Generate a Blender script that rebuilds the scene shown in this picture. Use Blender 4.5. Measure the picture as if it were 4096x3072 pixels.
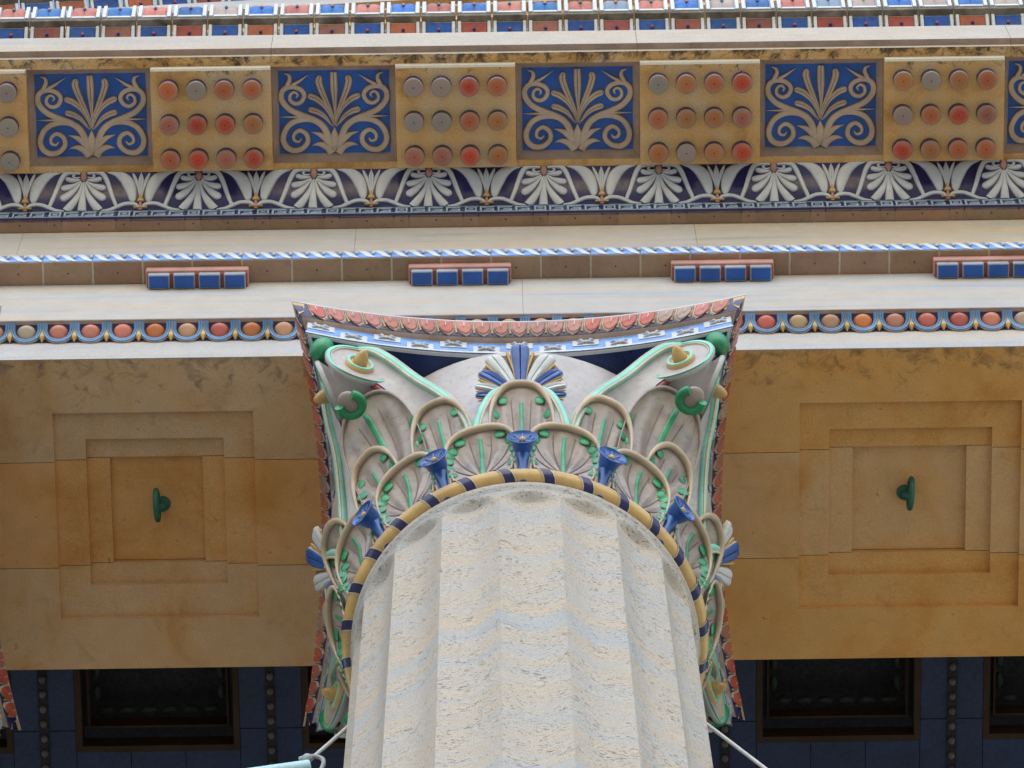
import bpy, math, random
from math import sin, cos, pi, sqrt, radians, atan2
from mathutils import Vector, Matrix
random.seed(11)
SC = bpy.context.scene
for o in list(bpy.data.objects): bpy.data.objects.remove(o)

# ------------------------------------------------------------------ camera
CH = 1.6                                   # eye height above the forecourt
E_, R_, P_ = radians(73.011), radians(-1.4536), radians(0.6925)
fw = Vector((sin(P_)*cos(E_), cos(P_)*cos(E_), sin(E_)))
rt = Vector((cos(P_), -sin(P_), 0)); up = rt.cross(fw)
rr = cos(R_)*rt + sin(R_)*up; uu = -sin(R_)*rt + cos(R_)*up
cam = bpy.data.cameras.new('camera'); co = bpy.data.objects.new('camera', cam); SC.collection.objects.link(co)
co.matrix_world = Matrix(((rr.x, uu.x, -fw.x, 0), (rr.y, uu.y, -fw.y, 0), (rr.z, uu.z, -fw.z, CH), (0, 0, 0, 1)))
cam.sensor_width = 36; cam.lens = 169.3; cam.clip_start = .1; cam.clip_end = 5000
SC.camera = co
SC.render.resolution_x = 1024; SC.render.resolution_y = 768

# ------------------------------------------------------------------ sky, sun, exposure
SUN_EL, SUN_AZ = radians(40), radians(182)     # compass angle of the sun, 180 = straight in front of the facade (behind the viewer)
W = bpy.data.worlds.new('World'); SC.world = W; W.use_nodes = True
wn = W.node_tree.nodes; wl = W.node_tree.links
sky = wn.new('ShaderNodeTexSky'); sky.sky_type = 'NISHITA'; sky.sun_disc = False
sky.sun_elevation = SUN_EL; sky.sun_rotation = SUN_AZ; sky.air_density = 1.6; sky.dust_density = .6; sky.ozone_density = 1.0
wl.new(sky.outputs[0], wn['Background'].inputs[0]); wn['Background'].inputs[1].default_value = .15
sl = bpy.data.lights.new('sun', 'SUN'); sl.energy = .5; sl.angle = radians(100); sl.color = (1, .97, .94)
so = bpy.data.objects.new('sun', sl); SC.collection.objects.link(so)
sd = Vector((sin(SUN_AZ)*cos(SUN_EL), cos(SUN_AZ)*cos(SUN_EL), sin(SUN_EL)))   # towards the sun
so.rotation_euler = (-sd).to_track_quat('-Z', 'Y').to_euler()
VS = SC.view_settings
VS.view_transform = 'Standard'; VS.look = 'None'; VS.gamma = 1; VS.use_curve_mapping = False; VS.exposure = .92
SC.render.engine = 'CYCLES'
SC.cycles.max_bounces = 4; SC.cycles.diffuse_bounces = 3; SC.cycles.glossy_bounces = 2; SC.cycles.transmission_bounces = 0

# ------------------------------------------------------------------ materials
def nd(nt, t, inp=None, **kw):
    n = nt.nodes.new(t)
    for k, v in kw.items(): setattr(n, k, v)
    for k, v in (inp or {}).items():
        if hasattr(v, 'is_linked') or v.__class__.__name__.startswith('NodeSocket'): nt.links.new(v, n.inputs[k])
        else: n.inputs[k].default_value = v
    return n
def mix(nt, f, a, b, blend='MIX'):
    return nd(nt, 'ShaderNodeMix', {0: f, 6: a, 7: b}, data_type='RGBA', blend_type=blend).outputs[2]
def ramp(nt, fac, stops):
    n = nd(nt, 'ShaderNodeValToRGB', {0: fac}); e = n.color_ramp.elements
    while len(e) < len(stops): e.new(.5)
    for i, (p, c) in enumerate(stops):
        e[i].position = p; e[i].color = c if len(c) == 4 else (*c, 1)
    return n.outputs[0]
def noise(nt, vec, scale, detail=4, rough=.55, dist=0, st=None):
    if st: vec = nd(nt, 'ShaderNodeVectorMath', {0: vec, 1: st}, operation='MULTIPLY').outputs[0]
    return nd(nt, 'ShaderNodeTexNoise', {'Vector': vec, 'Scale': scale, 'Detail': detail, 'Roughness': rough, 'Distortion': dist}).outputs[0]
def c4(c): return (c[0], c[1], c[2], 1)
def new_mat(name):
    m = bpy.data.materials.new(name); m.use_nodes = True; nt = m.node_tree
    return m, nt, nt.nodes['Principled BSDF'], nd(nt, 'ShaderNodeNewGeometry').outputs['Position']
def fin(nt, b, col, rough, bump=None, bs=.3, bd=.004, coat=0):
    nt.links.new(col, b.inputs['Base Color'])
    if hasattr(rough, 'is_linked'): nt.links.new(rough, b.inputs['Roughness'])
    else: b.inputs['Roughness'].default_value = rough
    b.inputs['Coat Weight'].default_value = coat; b.inputs['Coat Roughness'].default_value = .2
    if bump is not None:
        n = nd(nt, 'ShaderNodeBump', {'Strength': bs, 'Distance': bd, 'Height': bump}); nt.links.new(n.outputs[0], b.inputs['Normal'])
def glaze(name, col, rough=.34, var=.22, dirt=.35, objcol=False, coat=.25, dcol=(.09, .065, .05), spec=.5):
    m, nt, b, pos = new_mat(name)
    base = nd(nt, 'ShaderNodeObjectInfo').outputs['Color'] if objcol else None
    n1 = noise(nt, pos, 7, 2, .6)
    lo = tuple(x*(1-var) for x in col); hi = tuple(min(1, x*(1+var*.8)) for x in col)
    if base: c = mix(nt, 1.0, base, ramp(nt, n1, [(.3, (1-var,)*3), (.7, (1,)*3)]), 'MULTIPLY')
    else: c = ramp(nt, n1, [(.3, lo), (.7, hi)])
    sp = noise(nt, pos, 45, 3, .7)
    f = nd(nt, 'ShaderNodeMapRange', {0: sp, 1: .56, 2: .76, 3: 0, 4: dirt}).outputs[0]
    c = mix(nt, f, c, c4(dcol))
    rg = nd(nt, 'ShaderNodeMapRange', {0: sp, 1: .3, 2: .75, 3: rough*.8, 4: min(1, rough*1.9)}).outputs[0]
    fin(nt, b, c, rg, sp, .12, .004, coat)
    b.inputs['Specular IOR Level'].default_value = spec
    return m
def stone(name, cols, streak=(.5, .5, 7), sc=2.2, pits=.75, pitc=(.17, .12, .085), tint=None, stains=None, front=None, bs=.45, rough=.85, pth=.66, ps=60, bands=None):
    m, nt, b, pos = new_mat(name)
    f = noise(nt, pos, sc, 5, .62, .5, streak)
    k = len(cols)
    c = ramp(nt, f, [(.28+.44*i/(k-1), cols[i]) for i in range(k)])
    g = noise(nt, pos, 9, 3, .65)
    c = mix(nt, .35, c, ramp(nt, g, [(.3, (.72, .70, .70)), (.7, (1.0, 1.0, 1.0))]), 'MULTIPLY')
    gr = noise(nt, pos, 210, 2, .6)
    c = mix(nt, .5, c, ramp(nt, gr, [(.35, (.66,)*3), (.65, (1.14,)*3)]), 'MULTIPLY')
    pst = tuple(ps*(.35+.65*min(1, s/3)) for s in streak)
    p = nd(nt, 'ShaderNodeMath', {0: noise(nt, pos, 1.0, 3, .75, .6, pst), 1: nd(nt, 'ShaderNodeMapRange', {0: g, 1: .3, 2: .7, 3: -.07, 4: .05}).outputs[0]}, operation='ADD').outputs[0]
    pf = nd(nt, 'ShaderNodeMapRange', {0: p, 1: pth, 2: pth+.07, 3: 0, 4: pits}).outputs[0]
    c = mix(nt, pf, c, c4(pitc))
    if stains:
        s = noise(nt, pos, stains[1], 5, .72, .8)
        sf = nd(nt, 'ShaderNodeMapRange', {0: s, 1: stains[2], 2: stains[2]+.16, 3: 0, 4: stains[3]}).outputs[0]
        c = mix(nt, sf, c, c4(stains[0]))
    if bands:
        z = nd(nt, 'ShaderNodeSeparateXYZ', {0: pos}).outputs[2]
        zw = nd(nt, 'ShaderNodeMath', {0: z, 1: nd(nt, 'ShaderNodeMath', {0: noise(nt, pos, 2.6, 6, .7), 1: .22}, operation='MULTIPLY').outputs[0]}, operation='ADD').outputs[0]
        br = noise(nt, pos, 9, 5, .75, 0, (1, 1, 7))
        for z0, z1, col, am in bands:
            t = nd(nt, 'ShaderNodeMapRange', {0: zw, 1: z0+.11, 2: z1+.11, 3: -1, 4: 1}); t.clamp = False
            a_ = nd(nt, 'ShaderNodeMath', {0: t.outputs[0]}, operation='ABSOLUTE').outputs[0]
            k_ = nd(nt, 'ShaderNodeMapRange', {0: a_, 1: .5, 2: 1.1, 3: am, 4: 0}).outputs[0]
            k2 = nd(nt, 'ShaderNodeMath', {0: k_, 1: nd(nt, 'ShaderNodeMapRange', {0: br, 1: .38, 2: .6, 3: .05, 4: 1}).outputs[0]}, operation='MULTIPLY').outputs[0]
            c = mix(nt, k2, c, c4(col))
    if front:
        fy = nd(nt, 'ShaderNodeMapRange', {0: nd(nt, 'ShaderNodeSeparateXYZ', {0: pos}).outputs[1], 1: front[0], 2: front[1], 3: .13, 4: -.1}).outputs[0]
        fs = nd(nt, 'ShaderNodeMath', {0: noise(nt, pos, 13, 5, .72, .7), 1: fy}, operation='ADD').outputs[0]
        c = mix(nt, nd(nt, 'ShaderNodeMapRange', {0: fs, 1: .58, 2: .78, 3: 0, 4: .75}).outputs[0], c, (.13, .095, .075, 1))
    if tint:
        c = mix(nt, 1.0, c, nd(nt, 'ShaderNodeObjectInfo').outputs['Color'], 'MULTIPLY')
    h = nd(nt, 'ShaderNodeMath', {0: nd(nt, 'ShaderNodeMath', {0: f, 1: gr}, operation='ADD').outputs[0], 1: pf}, operation='SUBTRACT').outputs[0]
    fin(nt, b, c, rough, h, bs, .006 if bs < .9 else .012)
    return m
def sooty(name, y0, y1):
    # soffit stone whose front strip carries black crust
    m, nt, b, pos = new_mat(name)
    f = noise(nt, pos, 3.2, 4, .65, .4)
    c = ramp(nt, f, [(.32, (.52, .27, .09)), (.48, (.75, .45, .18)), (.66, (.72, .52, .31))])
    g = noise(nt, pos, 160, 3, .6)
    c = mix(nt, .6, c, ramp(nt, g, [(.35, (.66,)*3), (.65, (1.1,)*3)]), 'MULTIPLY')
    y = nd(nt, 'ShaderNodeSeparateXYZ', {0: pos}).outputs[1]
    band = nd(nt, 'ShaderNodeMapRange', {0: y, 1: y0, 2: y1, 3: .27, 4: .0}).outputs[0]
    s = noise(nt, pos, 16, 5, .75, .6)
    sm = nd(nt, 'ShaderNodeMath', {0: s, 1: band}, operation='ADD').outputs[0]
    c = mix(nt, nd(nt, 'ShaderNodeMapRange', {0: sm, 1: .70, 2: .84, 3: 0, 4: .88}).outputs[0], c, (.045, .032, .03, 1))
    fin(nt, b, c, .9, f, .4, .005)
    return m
def disc_glaze(name):
    # worn red discs: glaze left round the middle, pale body at the rim, a pin hole in the centre
    m, nt, b, pos = new_mat(name)
    tc = nd(nt, 'ShaderNodeTexCoord').outputs['Object']
    oi = nd(nt, 'ShaderNodeObjectInfo')
    sx = nd(nt, 'ShaderNodeSeparateXYZ', {0: tc})
    xy = nd(nt, 'ShaderNodeCombineXYZ', {0: sx.outputs[0], 1: sx.outputs[1]}).outputs[0]
    r = nd(nt, 'ShaderNodeVectorMath', {0: xy}, operation='LENGTH').outputs['Value']
    n = noise(nt, pos, 22, 4, .6)
    wob = nd(nt, 'ShaderNodeMath', {0: n, 1: .036}, operation='MULTIPLY').outputs[0]
    rs = nd(nt, 'ShaderNodeMath', {0: r, 1: wob}, operation='ADD').outputs[0]
    f = nd(nt, 'ShaderNodeMapRange', {0: rs, 1: .038, 2: .066, 3: 0, 4: .6}).outputs[0]
    c = mix(nt, f, oi.outputs['Color'], (.36, .29, .22, 1))
    d = nd(nt, 'ShaderNodeMapRange', {0: r, 1: .0025, 2: .0045, 3: .9, 4: 0}).outputs[0]
    c = mix(nt, d, c, (.03, .01, .01, 1))
    fin(nt, b, c, .5, n, .2, .003, .1)
    return m

M = {}
M['face'] = stone('pale_limestone', [(.37, .39, .45), (.48, .48, .52), (.53, .51, .52), (.60, .50, .41), (.55, .535, .55)], (.30, .30, 7), 2.3, .5, (.36, .31, .28), tint=True, bs=.35)
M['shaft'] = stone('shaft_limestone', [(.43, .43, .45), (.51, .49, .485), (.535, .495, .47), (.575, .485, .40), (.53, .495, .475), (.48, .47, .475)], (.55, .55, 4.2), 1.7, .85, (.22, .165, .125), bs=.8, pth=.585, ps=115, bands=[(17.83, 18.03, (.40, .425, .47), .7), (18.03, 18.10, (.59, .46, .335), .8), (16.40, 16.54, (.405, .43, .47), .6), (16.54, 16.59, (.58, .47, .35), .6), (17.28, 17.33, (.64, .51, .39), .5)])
M['soffit'] = stone('ochre_soffit_stone', [(.64, .35, .115), (.74, .46, .195), (.76, .52, .27), (.73, .45, .195)], (1, 1, 1), 2.4, .5, (.20, .12, .07), tint=True, stains=((.36, .22, .12), 7.5, .57, .4), front=(5.82, 6.12), bs=.2)
M['facew'] = stone('warm_limestone', [(.44, .42, .43), (.54, .51, .50), (.57, .53, .50), (.60, .50, .42), (.58, .55, .53)], (.30, .30, 7), 2.3, .55, (.34, .28, .24), tint=True, bs=.35)
M['face2'] = stone('cream_edge_stone', [(.50, .44, .36), (.62, .56, .47), (.66, .60, .52)], (.35, .35, 6), 1.9, .3, (.4, .33, .26), bs=.25)
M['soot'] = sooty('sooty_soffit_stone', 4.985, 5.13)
M['tile'] = glaze('brown_terracotta', (.36, .215, .12), .6, .2, .3, objcol=True, coat=0)
M['grout'] = glaze('pale_grout', (.50, .45, .36), .9, .15, .4, coat=0)
M['frame'] = glaze('taupe_terracotta', (.40, .29, .235), .55, .2, .35, coat=.05)
M['relief'] = glaze('pinkish_tan_relief', (.54, .42, .32), .5, .18, .25, coat=.1)
M['reliefedge'] = glaze('brown_relief_edge', (.30, .14, .06), .5, .2, .2, coat=.1)
M['blue'] = glaze('cobalt_glaze', (.003, .085, .40), .30, .3, .10, coat=.1)
M['lblue'] = glaze('bright_blue_glaze', (.10, .28, .72), .30, .25, .2)
M['steel'] = glaze('steel_blue_glaze', (.16, .33, .62), .30, .25, .3)
M['navy'] = glaze('navy_glaze', (.016, .014, .105), .28, .3, .12)
M['white'] = glaze('white_glaze', (.62, .65, .71), .34, .08, .3, dcol=(.25, .22, .2))
M['gold'] = glaze('ochre_gold_glaze', (.60, .39, .15), .28, .2, .3)
M['cream'] = glaze('cream_glaze', (.62, .52, .40), .42, .15, .4)
M['red'] = glaze('red_pink_glaze', (.5, .15, .12), .36, .25, .3, objcol=True)
M['dred'] = glaze('dark_red_glaze', (.30, .055, .05), .36, .2, .3)
M['rose'] = glaze('rose_glaze', (.50, .25, .22), .4, .2, .3)
M['green'] = glaze('green_glaze', (.02, .29, .13), .3, .25, .15)
M['turq'] = glaze('turquoise_glaze', (.26, .66, .56), .3, .15, .2)
M['bell'] = glaze('pink_grey_glaze', (.51, .465, .48), .42, .12, .3)
M['leaf'] = glaze('leaf_pink_grey_glaze', (.35, .285, .26), .42, .2, .45)
M['vein'] = glaze('brown_line_glaze', (.22, .15, .12), .45, .2, .2)
M['egg'] = glaze('egg_glaze', (.6, .3, .2), .36, .25, .2, objcol=True)
M['disc'] = disc_glaze('worn_disc_glaze')
M['sima'] = glaze('field_glaze', (.5, .5, .5), .4, .3, .3, objcol=True, coat=0, spec=.25)
M['grime'] = stone('grimy_terracotta', [(.07, .06, .05), (.22, .19, .15), (.40, .36, .29)], (1.5, 1.5, 3), 6, .9, (.05, .04, .03), bs=.3)
M['bronze'] = glaze('green_bronze', (.035, .15, .105), .6, .35, .5, coat=0)
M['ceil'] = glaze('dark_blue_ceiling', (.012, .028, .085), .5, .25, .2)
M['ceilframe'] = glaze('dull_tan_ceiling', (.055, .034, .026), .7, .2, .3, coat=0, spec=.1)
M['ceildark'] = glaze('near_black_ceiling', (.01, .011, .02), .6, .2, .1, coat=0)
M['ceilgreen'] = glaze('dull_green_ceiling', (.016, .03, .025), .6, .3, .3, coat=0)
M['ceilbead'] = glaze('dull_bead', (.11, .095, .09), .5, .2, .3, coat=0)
M['wire'] = glaze('pale_cord', (.62, .63, .66), .6, .1, .2, coat=0)
M['pole'] = glaze('pale_blue_pole', (.45, .72, .85), .4, .1, .2)
M['steelhook'] = glaze('grey_hook', (.35, .37, .40), .4, .2, .3, coat=0)
M['ground'] = stone('forecourt_paving', [(.46, .37, .26), (.54, .44, .31), (.58, .48, .35)], (1, 1, 1), .6, .3)

M['steelrim'] = glaze('grey_blue_rim', (.30, .33, .38), .4, .2, .3)
M['frett'] = glaze('pale_blue_line', (.42, .55, .72), .4, .15, .3)
M['paleedge'] = glaze('pale_grey_edge', (.50, .50, .52), .4, .15, .3)
M['cream2'] = glaze('greyish_frame_glaze', (.52, .52, .55), .4, .15, .45)
M['rim'] = glaze('leaf_rim_glaze', (.52, .40, .29), .36, .2, .3)
M['flower'] = glaze('flower_blue_glaze', (.022, .095, .40), .28, .35, .15)
M['soffblue'] = glaze('deep_blue_glaze', (.012, .035, .16), .3, .3, .1)
M['cream3'] = glaze('pinkish_outline', (.58, .46, .42), .42, .15, .35)
M['rosblue'] = glaze('dusky_blue_glaze', (.40, .44, .58), .4, .2, .3)
M['mutule'] = sooty('mutule_stone', 5.0, 5.12)

# ------------------------------------------------------------------ mesh helpers
def cr(pts, n=8):
    """Catmull-Rom resampling of a list of tuples"""
    P = [tuple(map(float, p)) for p in pts]; out = []
    P = [tuple(2*a-b for a, b in zip(P[0], P[1]))] + P + [tuple(2*a-b for a, b in zip(P[-1], P[-2]))]
    for i in range(1, len(P)-2):
        for j in range(n):
            t = j/n
            out.append(tuple(.5*(2*b+(c-a)*t+(2*a-5*b+4*c-d)*t*t+(3*b-a-3*c+d)*t**3) for a, b, c, d in zip(P[i-1], P[i], P[i+1], P[i+2])))
    out.append(P[-2]); return out
class MB:
    def __init__(s): s.v = []; s.f = []; s.m = []
    def face(s, idx, m=0): s.f.append(idx); s.m.append(m)
    def grid(s, fn, nu, nv, m=0, wrap=False):
        b = len(s.v); cu = nu if wrap else nu+1
        for j in range(nv+1):
            for i in range(cu): s.v.append(tuple(fn(i/nu, j/nv)))
        for j in range(nv):
            for i in range(nu):
                a, c = b+j*cu+i, b+j*cu+(i+1) % cu
                s.face((a, c, c+cu, a+cu), m(i, j) if callable(m) else m)
        return s
    def box(s, x0, x1, y0, y1, z0, z1, c=0, m=0, mb=None):
        """box with chamfer c; mb is the slot of the bottom face"""
        b = len(s.v)
        if c <= 0:
            for z in (z0, z1):
                for x, y in ((x0, y0), (x1, y0), (x1, y1), (x0, y1)): s.v.append((x, y, z))
            for q in ((4, 5, 6, 7), (0, 1, 5, 4), (1, 2, 6, 5), (2, 3, 7, 6), (3, 0, 4, 7)): s.face(tuple(b+i for i in q), m)
            s.face((b+3, b+2, b+1, b), m if mb is None else mb); return s
        id_ = {}
        for sx in (0, 1):
            for sy in (0, 1):
                for sz in (0, 1):
                    X = (x0, x1)[sx]; Y = (y0, y1)[sy]; Z = (z0, z1)[sz]
                    dx = c*(1-2*sx); dy = c*(1-2*sy); dz = c*(1-2*sz)
                    for ax, p in enumerate(((X, Y+dy, Z+dz), (X+dx, Y, Z+dz), (X+dx, Y+dy, Z))):
                        id_[(sx, sy, sz, ax)] = len(s.v); s.v.append(p)
        g = lambda *k: id_[k]
        for q in (0, 1):
            s.face((g(q,0,0,0), g(q,1,0,0), g(q,1,1,0), g(q,0,1,0)), m)
            s.face((g(0,q,0,1), g(1,q,0,1), g(1,q,1,1), g(0,q,1,1)), m)
            s.face((g(0,0,q,2), g(1,0,q,2), g(1,1,q,2), g(0,1,q,2)), (m if (mb is None or q) else mb))
            for w in (0, 1):
                s.face((g(q,w,0,0), g(q,w,1,0), g(q,w,1,1), g(q,w,0,1)), m)
                s.face((g(q,0,w,0), g(q,1,w,0), g(q,1,w,2), g(q,0,w,2)), m)
                s.face((g(0,q,w,1), g(1,q,w,1), g(1,q,w,2), g(0,q,w,2)), m)
                for t in (0, 1): s.face((g(q,w,t,0), g(q,w,t,1), g(q,w,t,2)), m)
        return s
    def ribbon(s, path, width, h, F, m=0, me=None, groove=0, taper_h=True, h0=0, cap=False, ew=.94, gl=False):
        """raised strip along a 2-D path in a mapped surface F(u,v,height); cap rounds its far end"""
        if cap:
            (ax, ay), (bx, by) = path[-2], path[-1]; L = sqrt((bx-ax)**2+(by-ay)**2) or 1; w = width[-1]
            path = list(path); width = list(width)
            for a in (.35, .7, .95, 1.2, 1.4, 1.54):
                path.append((bx+(bx-ax)/L*w*sin(a), by+(by-ay)/L*w*sin(a))); width.append(max(w*cos(a), w*.03))
        n = len(path); b = len(s.v)
        prof = [(-1, 0), (-ew, .62), (-.62, 1), (0, 1-groove), (.62, 1), (ew, .62), (1, 0)]
        if groove > 0: prof = prof[:3]+[(-.085, 1-groove*.3), (0, 1-groove), (.085, 1-groove*.3)]+prof[4:]
        wmax = max(width) if hasattr(width, '__len__') else width
        for i, p in enumerate(path):
            a = path[max(0, i-1)]; c = path[min(n-1, i+1)]
            tx, ty = c[0]-a[0], c[1]-a[1]; L = sqrt(tx*tx+ty*ty) or 1
            nx, ny = -ty/L, tx/L
            w = width[i] if hasattr(width, '__len__') else width
            hh = h*(min(1, .35+.65*w/wmax) if taper_h else 1)
            for q, z in prof: s.v.append(tuple(F(p[0]+nx*q*w, p[1]+ny*q*w, h0+hh*z)))
        k = len(prof)
        for i in range(n-1):
            for j in range(k-1):
                s.face((b+i*k+j, b+i*k+j+1, b+(i+1)*k+j+1, b+(i+1)*k+j), (me if me is not None and (j in (0, k-2) or (gl and k == 9 and j in (3, 4))) else m))
        s.face(tuple(b+j for j in range(k)), m); s.face(tuple(b+(n-1)*k+j for j in reversed(range(k))), m)
        return s
    def tube(s, path, rad, n=8, m=0, flat=None):
        """tube along a 3-D path; rad may be a list; flat=(normal list, factor) squashes it"""
        P = [Vector(p) for p in path]; b = len(s.v); N = None
        for i, p in enumerate(P):
            t = (P[min(len(P)-1, i+1)]-P[max(0, i-1)]).normalized()
            if N is None:
                N = t.orthogonal().normalized()
                if flat: N = (Vector(flat[0][i])-t*Vector(flat[0][i]).dot(t)).normalized()
            else: N = (N-t*N.dot(t)).normalized()
            if flat: N = (Vector(flat[0][i])-t*Vector(flat[0][i]).dot(t)).normalized()
            B = t.cross(N); r = rad[i] if hasattr(rad, '__len__') else rad
            for j in range(n):
                a = 2*pi*j/n; s.v.append(tuple(p+N*(cos(a)*r*(flat[1] if flat else 1))+B*(sin(a)*r)))
        for i in range(len(P)-1):
            for j in range(n):
                s.face((b+i*n+j, b+i*n+(j+1) % n, b+(i+1)*n+(j+1) % n, b+(i+1)*n+j), m)
        s.face(tuple(b+j for j in reversed(range(n))), m); s.face(tuple(b+(len(P)-1)*n+j for j in range(n)), m)
        return s
    def lathe(s, prof, n, Mx=None, m=0, caps=True):
        b = len(s.v); k = len(prof)
        for r, h in prof:
            for j in range(n):
                p = Vector((r*cos(2*pi*j/n), r*sin(2*pi*j/n), h)); s.v.append(tuple(Mx @ p if Mx else p))
        for i in range(k-1):
            for j in range(n):
                s.face((b+i*n+j, b+i*n+(j+1) % n, b+(i+1)*n+(j+1) % n, b+(i+1)*n+j), m(i) if callable(m) else m)
        if caps and prof[0][0] > 1e-6: s.face(tuple(b+j for j in reversed(range(n))), m(0) if callable(m) else m)
        if caps and prof[-1][0] > 1e-6: s.face(tuple(b+(k-1)*n+j for j in range(n)), m(k-2) if callable(m) else m)
        return s
    def ball(s, c, ax, n=10, k=6, m=0):
        """ellipsoid, ax = three Vectors (semi-axes)"""
        def fn(u, v):
            a, t = 2*pi*u, pi*v
            return Vector(c)+ax[0]*(sin(t)*cos(a))+ax[1]*(sin(t)*sin(a))+ax[2]*cos(t)
        return s.grid(fn, n, k, m, True)
    def extrude(s, prof, x0, x1, m=0, shear=0, xr=0):
        """closed (y,z) profile pushed along X; m may be a list of slots per edge"""
        b = len(s.v); k = len(prof)
        for x in (x0, x1):
            for y, z in prof: s.v.append((x, y, z+shear*(x-xr)))
        for j in range(k):
            s.face((b+j, b+(j+1) % k, b+k+(j+1) % k, b+k+j), m[j] if hasattr(m, '__len__') else m)
        e = m[0] if hasattr(m, '__len__') else m
        s.face(tuple(b+j for j in reversed(range(k))), e); s.face(tuple(b+k+j for j in range(k)), e); return s
    def mesh(s, name, mats, smooth=False, org=(0, 0, 0)):
        me = bpy.data.meshes.new(name)
        ox, oy, oz = org
        me.from_pydata([(x-ox, y-oy, z-oz) for x, y, z in s.v], [], s.f)
        for m in ([mats] if isinstance(mats, str) else mats): me.materials.append(M[m])
        me.polygons.foreach_set('material_index', s.m)
        me.polygons.foreach_set('use_smooth', [smooth]*len(s.f))
        me.update()
        if smooth: me.set_sharp_from_angle(angle=radians(50))
        return me
COL = SC.collection
def put(name, me, parent=None, loc=(0, 0, 0), rz=0, color=None, rot=None):
    o = bpy.data.objects.new(name, me); COL.objects.link(o); o.parent = parent
    o.location = loc; o.rotation_euler = rot if rot else (0, 0, rz)
    if color: o.color = (*color[:3], 1)
    return o
def tag(o, label, cat, group=None, kind=None):
    if label: o['label'] = label
    if cat: o['category'] = cat
    if group: o['group'] = group
    if kind: o['kind'] = kind
    return o
def thing(name, loc, label, cat, group=None, rz=0):
    """an Empty; loc is given relative to the camera's height"""
    o = bpy.data.objects.new(name, None); COL.objects.link(o)
    o.location = (loc[0], loc[1], loc[2]+CH); o.rotation_euler = (0, 0, rz)
    return tag(o, label, cat, group)
def vary(c, a=.12, hue=.06):
    k = 1+random.uniform(-a, a)
    return tuple(max(0, min(1, x*k*(1+random.uniform(-hue, hue)))) for x in c)
XL, XR = -2.95, 3.05

# ------------------------------------------------------------------ ground
g = MB().box(-300, 300, -300, 300, -.3, 0); go = put('ground', g.mesh('ground', 'ground')); tag(go, 'pale stone forecourt paving in front of the columns', None, kind='structure')

# ------------------------------------------------------------------ heights and depths of the entablature (z relative to the eye)
CX, CY = .105, 6.53; CX2 = CX-3.131; CX3 = 3.42
ZS = 19.5; YF = 5.82; YB = 7.215

# ================================================================== ARCHITRAVE
AO = (0, YF, ZS)
arch = thing('architrave', AO, 'long pale stone architrave beam with coffered ochre underside, carried on the columns', 'architrave')
def slab(xb, yb, lev, front, tint):
    """underside with stepped recesses; lev(i,j) gives the rise of each cell"""
    b = MB(); nx, ny = len(xb)-1, len(yb)-1
    def h(i, j): return lev(i, j) if 0 <= i < nx and 0 <= j < ny else None
    for i in range(nx):
        for j in range(ny):
            z = ZS+h(i, j); x0, x1, y0, y1 = xb[i], xb[i+1], yb[j], yb[j+1]
            n = len(b.v); b.v += [(x0, y0, z), (x1, y0, z), (x1, y1, z), (x0, y1, z)]; b.face((n+3, n+2, n+1, n), 0)
            for (di, dj, p, q) in ((1, 0, (x1, y0), (x1, y1)), (0, 1, (x0, y1), (x1, y1)), (-1, 0, (x0, y0), (x0, y1)), (0, -1, (x0, y0), (x1, y0))):
                k = h(i+di, j+dj); zt = ZS+(.242 if k is None else k)
                if zt > z+1e-6:
                    n = len(b.v); b.v += [(*p, z), (*q, z), (*q, zt), (*p, zt)]
                    b.face((n, n+1, n+2, n+3), 1 if (front and dj == -1 and k is None) else 0)
    if front: put('lower_fascia', MB().box(xb[0], xb[-1], YF, YF+.0042, ZS-.0006, ZS+.2415).mesh('lower_fascia', 'face', org=AO), arch, color=(1, 1, 1))
    return put('soffit_slab', b.mesh('soffit_slab', ['soffit', 'soffit'], org=AO), arch, color=tint)
def bay(x0, x1, xs, tints):
    xb = [x0+.0015, *xs, x1-.0015]
    ring = [0, 1, 2, 3, 2, 1, 0]
    ST = .032
    slab(xb, [YF+.0045, 6.06, 6.187, 6.277], lambda i, j: ST*min(ring[i], j), True, tints[0])
    slab(xb, [6.28, 6.752], lambda i, j: ST*ring[i], False, tints[1])
    slab(xb, [6.755, 6.845, 6.988, YB], lambda i, j: ST*min(ring[i], 2-j), False, tints[2])
bay(CX2, CX, [-1.878, -1.745, -1.647, -1.252, -1.158, -1.027], [(.97, .94, 1.08), (1.08, .87, .70), (1.03, .97, 1.04)])
bay(CX, CX3, [1.292, 1.421, 1.523, 2.009, 2.114, 2.235], [(1.08, .88, .60), (1.05, .96, .92), (1.08, .88, .60)])
for x0, x1 in ((CX2-1.0, CX2),):
    slab([x0, x1-.0015], [YF+.0045, 6.277], lambda i, j: 0, True, (1, 1, 1)); slab([x0, x1-.0015], [6.28, 6.752], lambda i, j: 0, False, (1, .95, .9)); slab([x0, x1-.0015], [6.755, YB], lambda i, j: 0, False, (1, 1, 1))
# upper fascia blocks
for x0, x1, t in ((-4.1, -3.03, 1), (-3.03, .125, 1), (.125, 3.3, .985)):
    put('fascia_block', MB().box(x0+.0004, x1-.0004, 5.738, 6.4, 19.812, 20.363, .0012).mesh('fascia_block', 'face', org=AO), arch, color=(t, t, t))
put('beam_core', MB().box(-4.1, 3.4, 5.86, YB-.002, 19.743, 21.2).mesh('beam_core', 'soffit', org=AO), arch, color=(.9, .9, .9))
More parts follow.
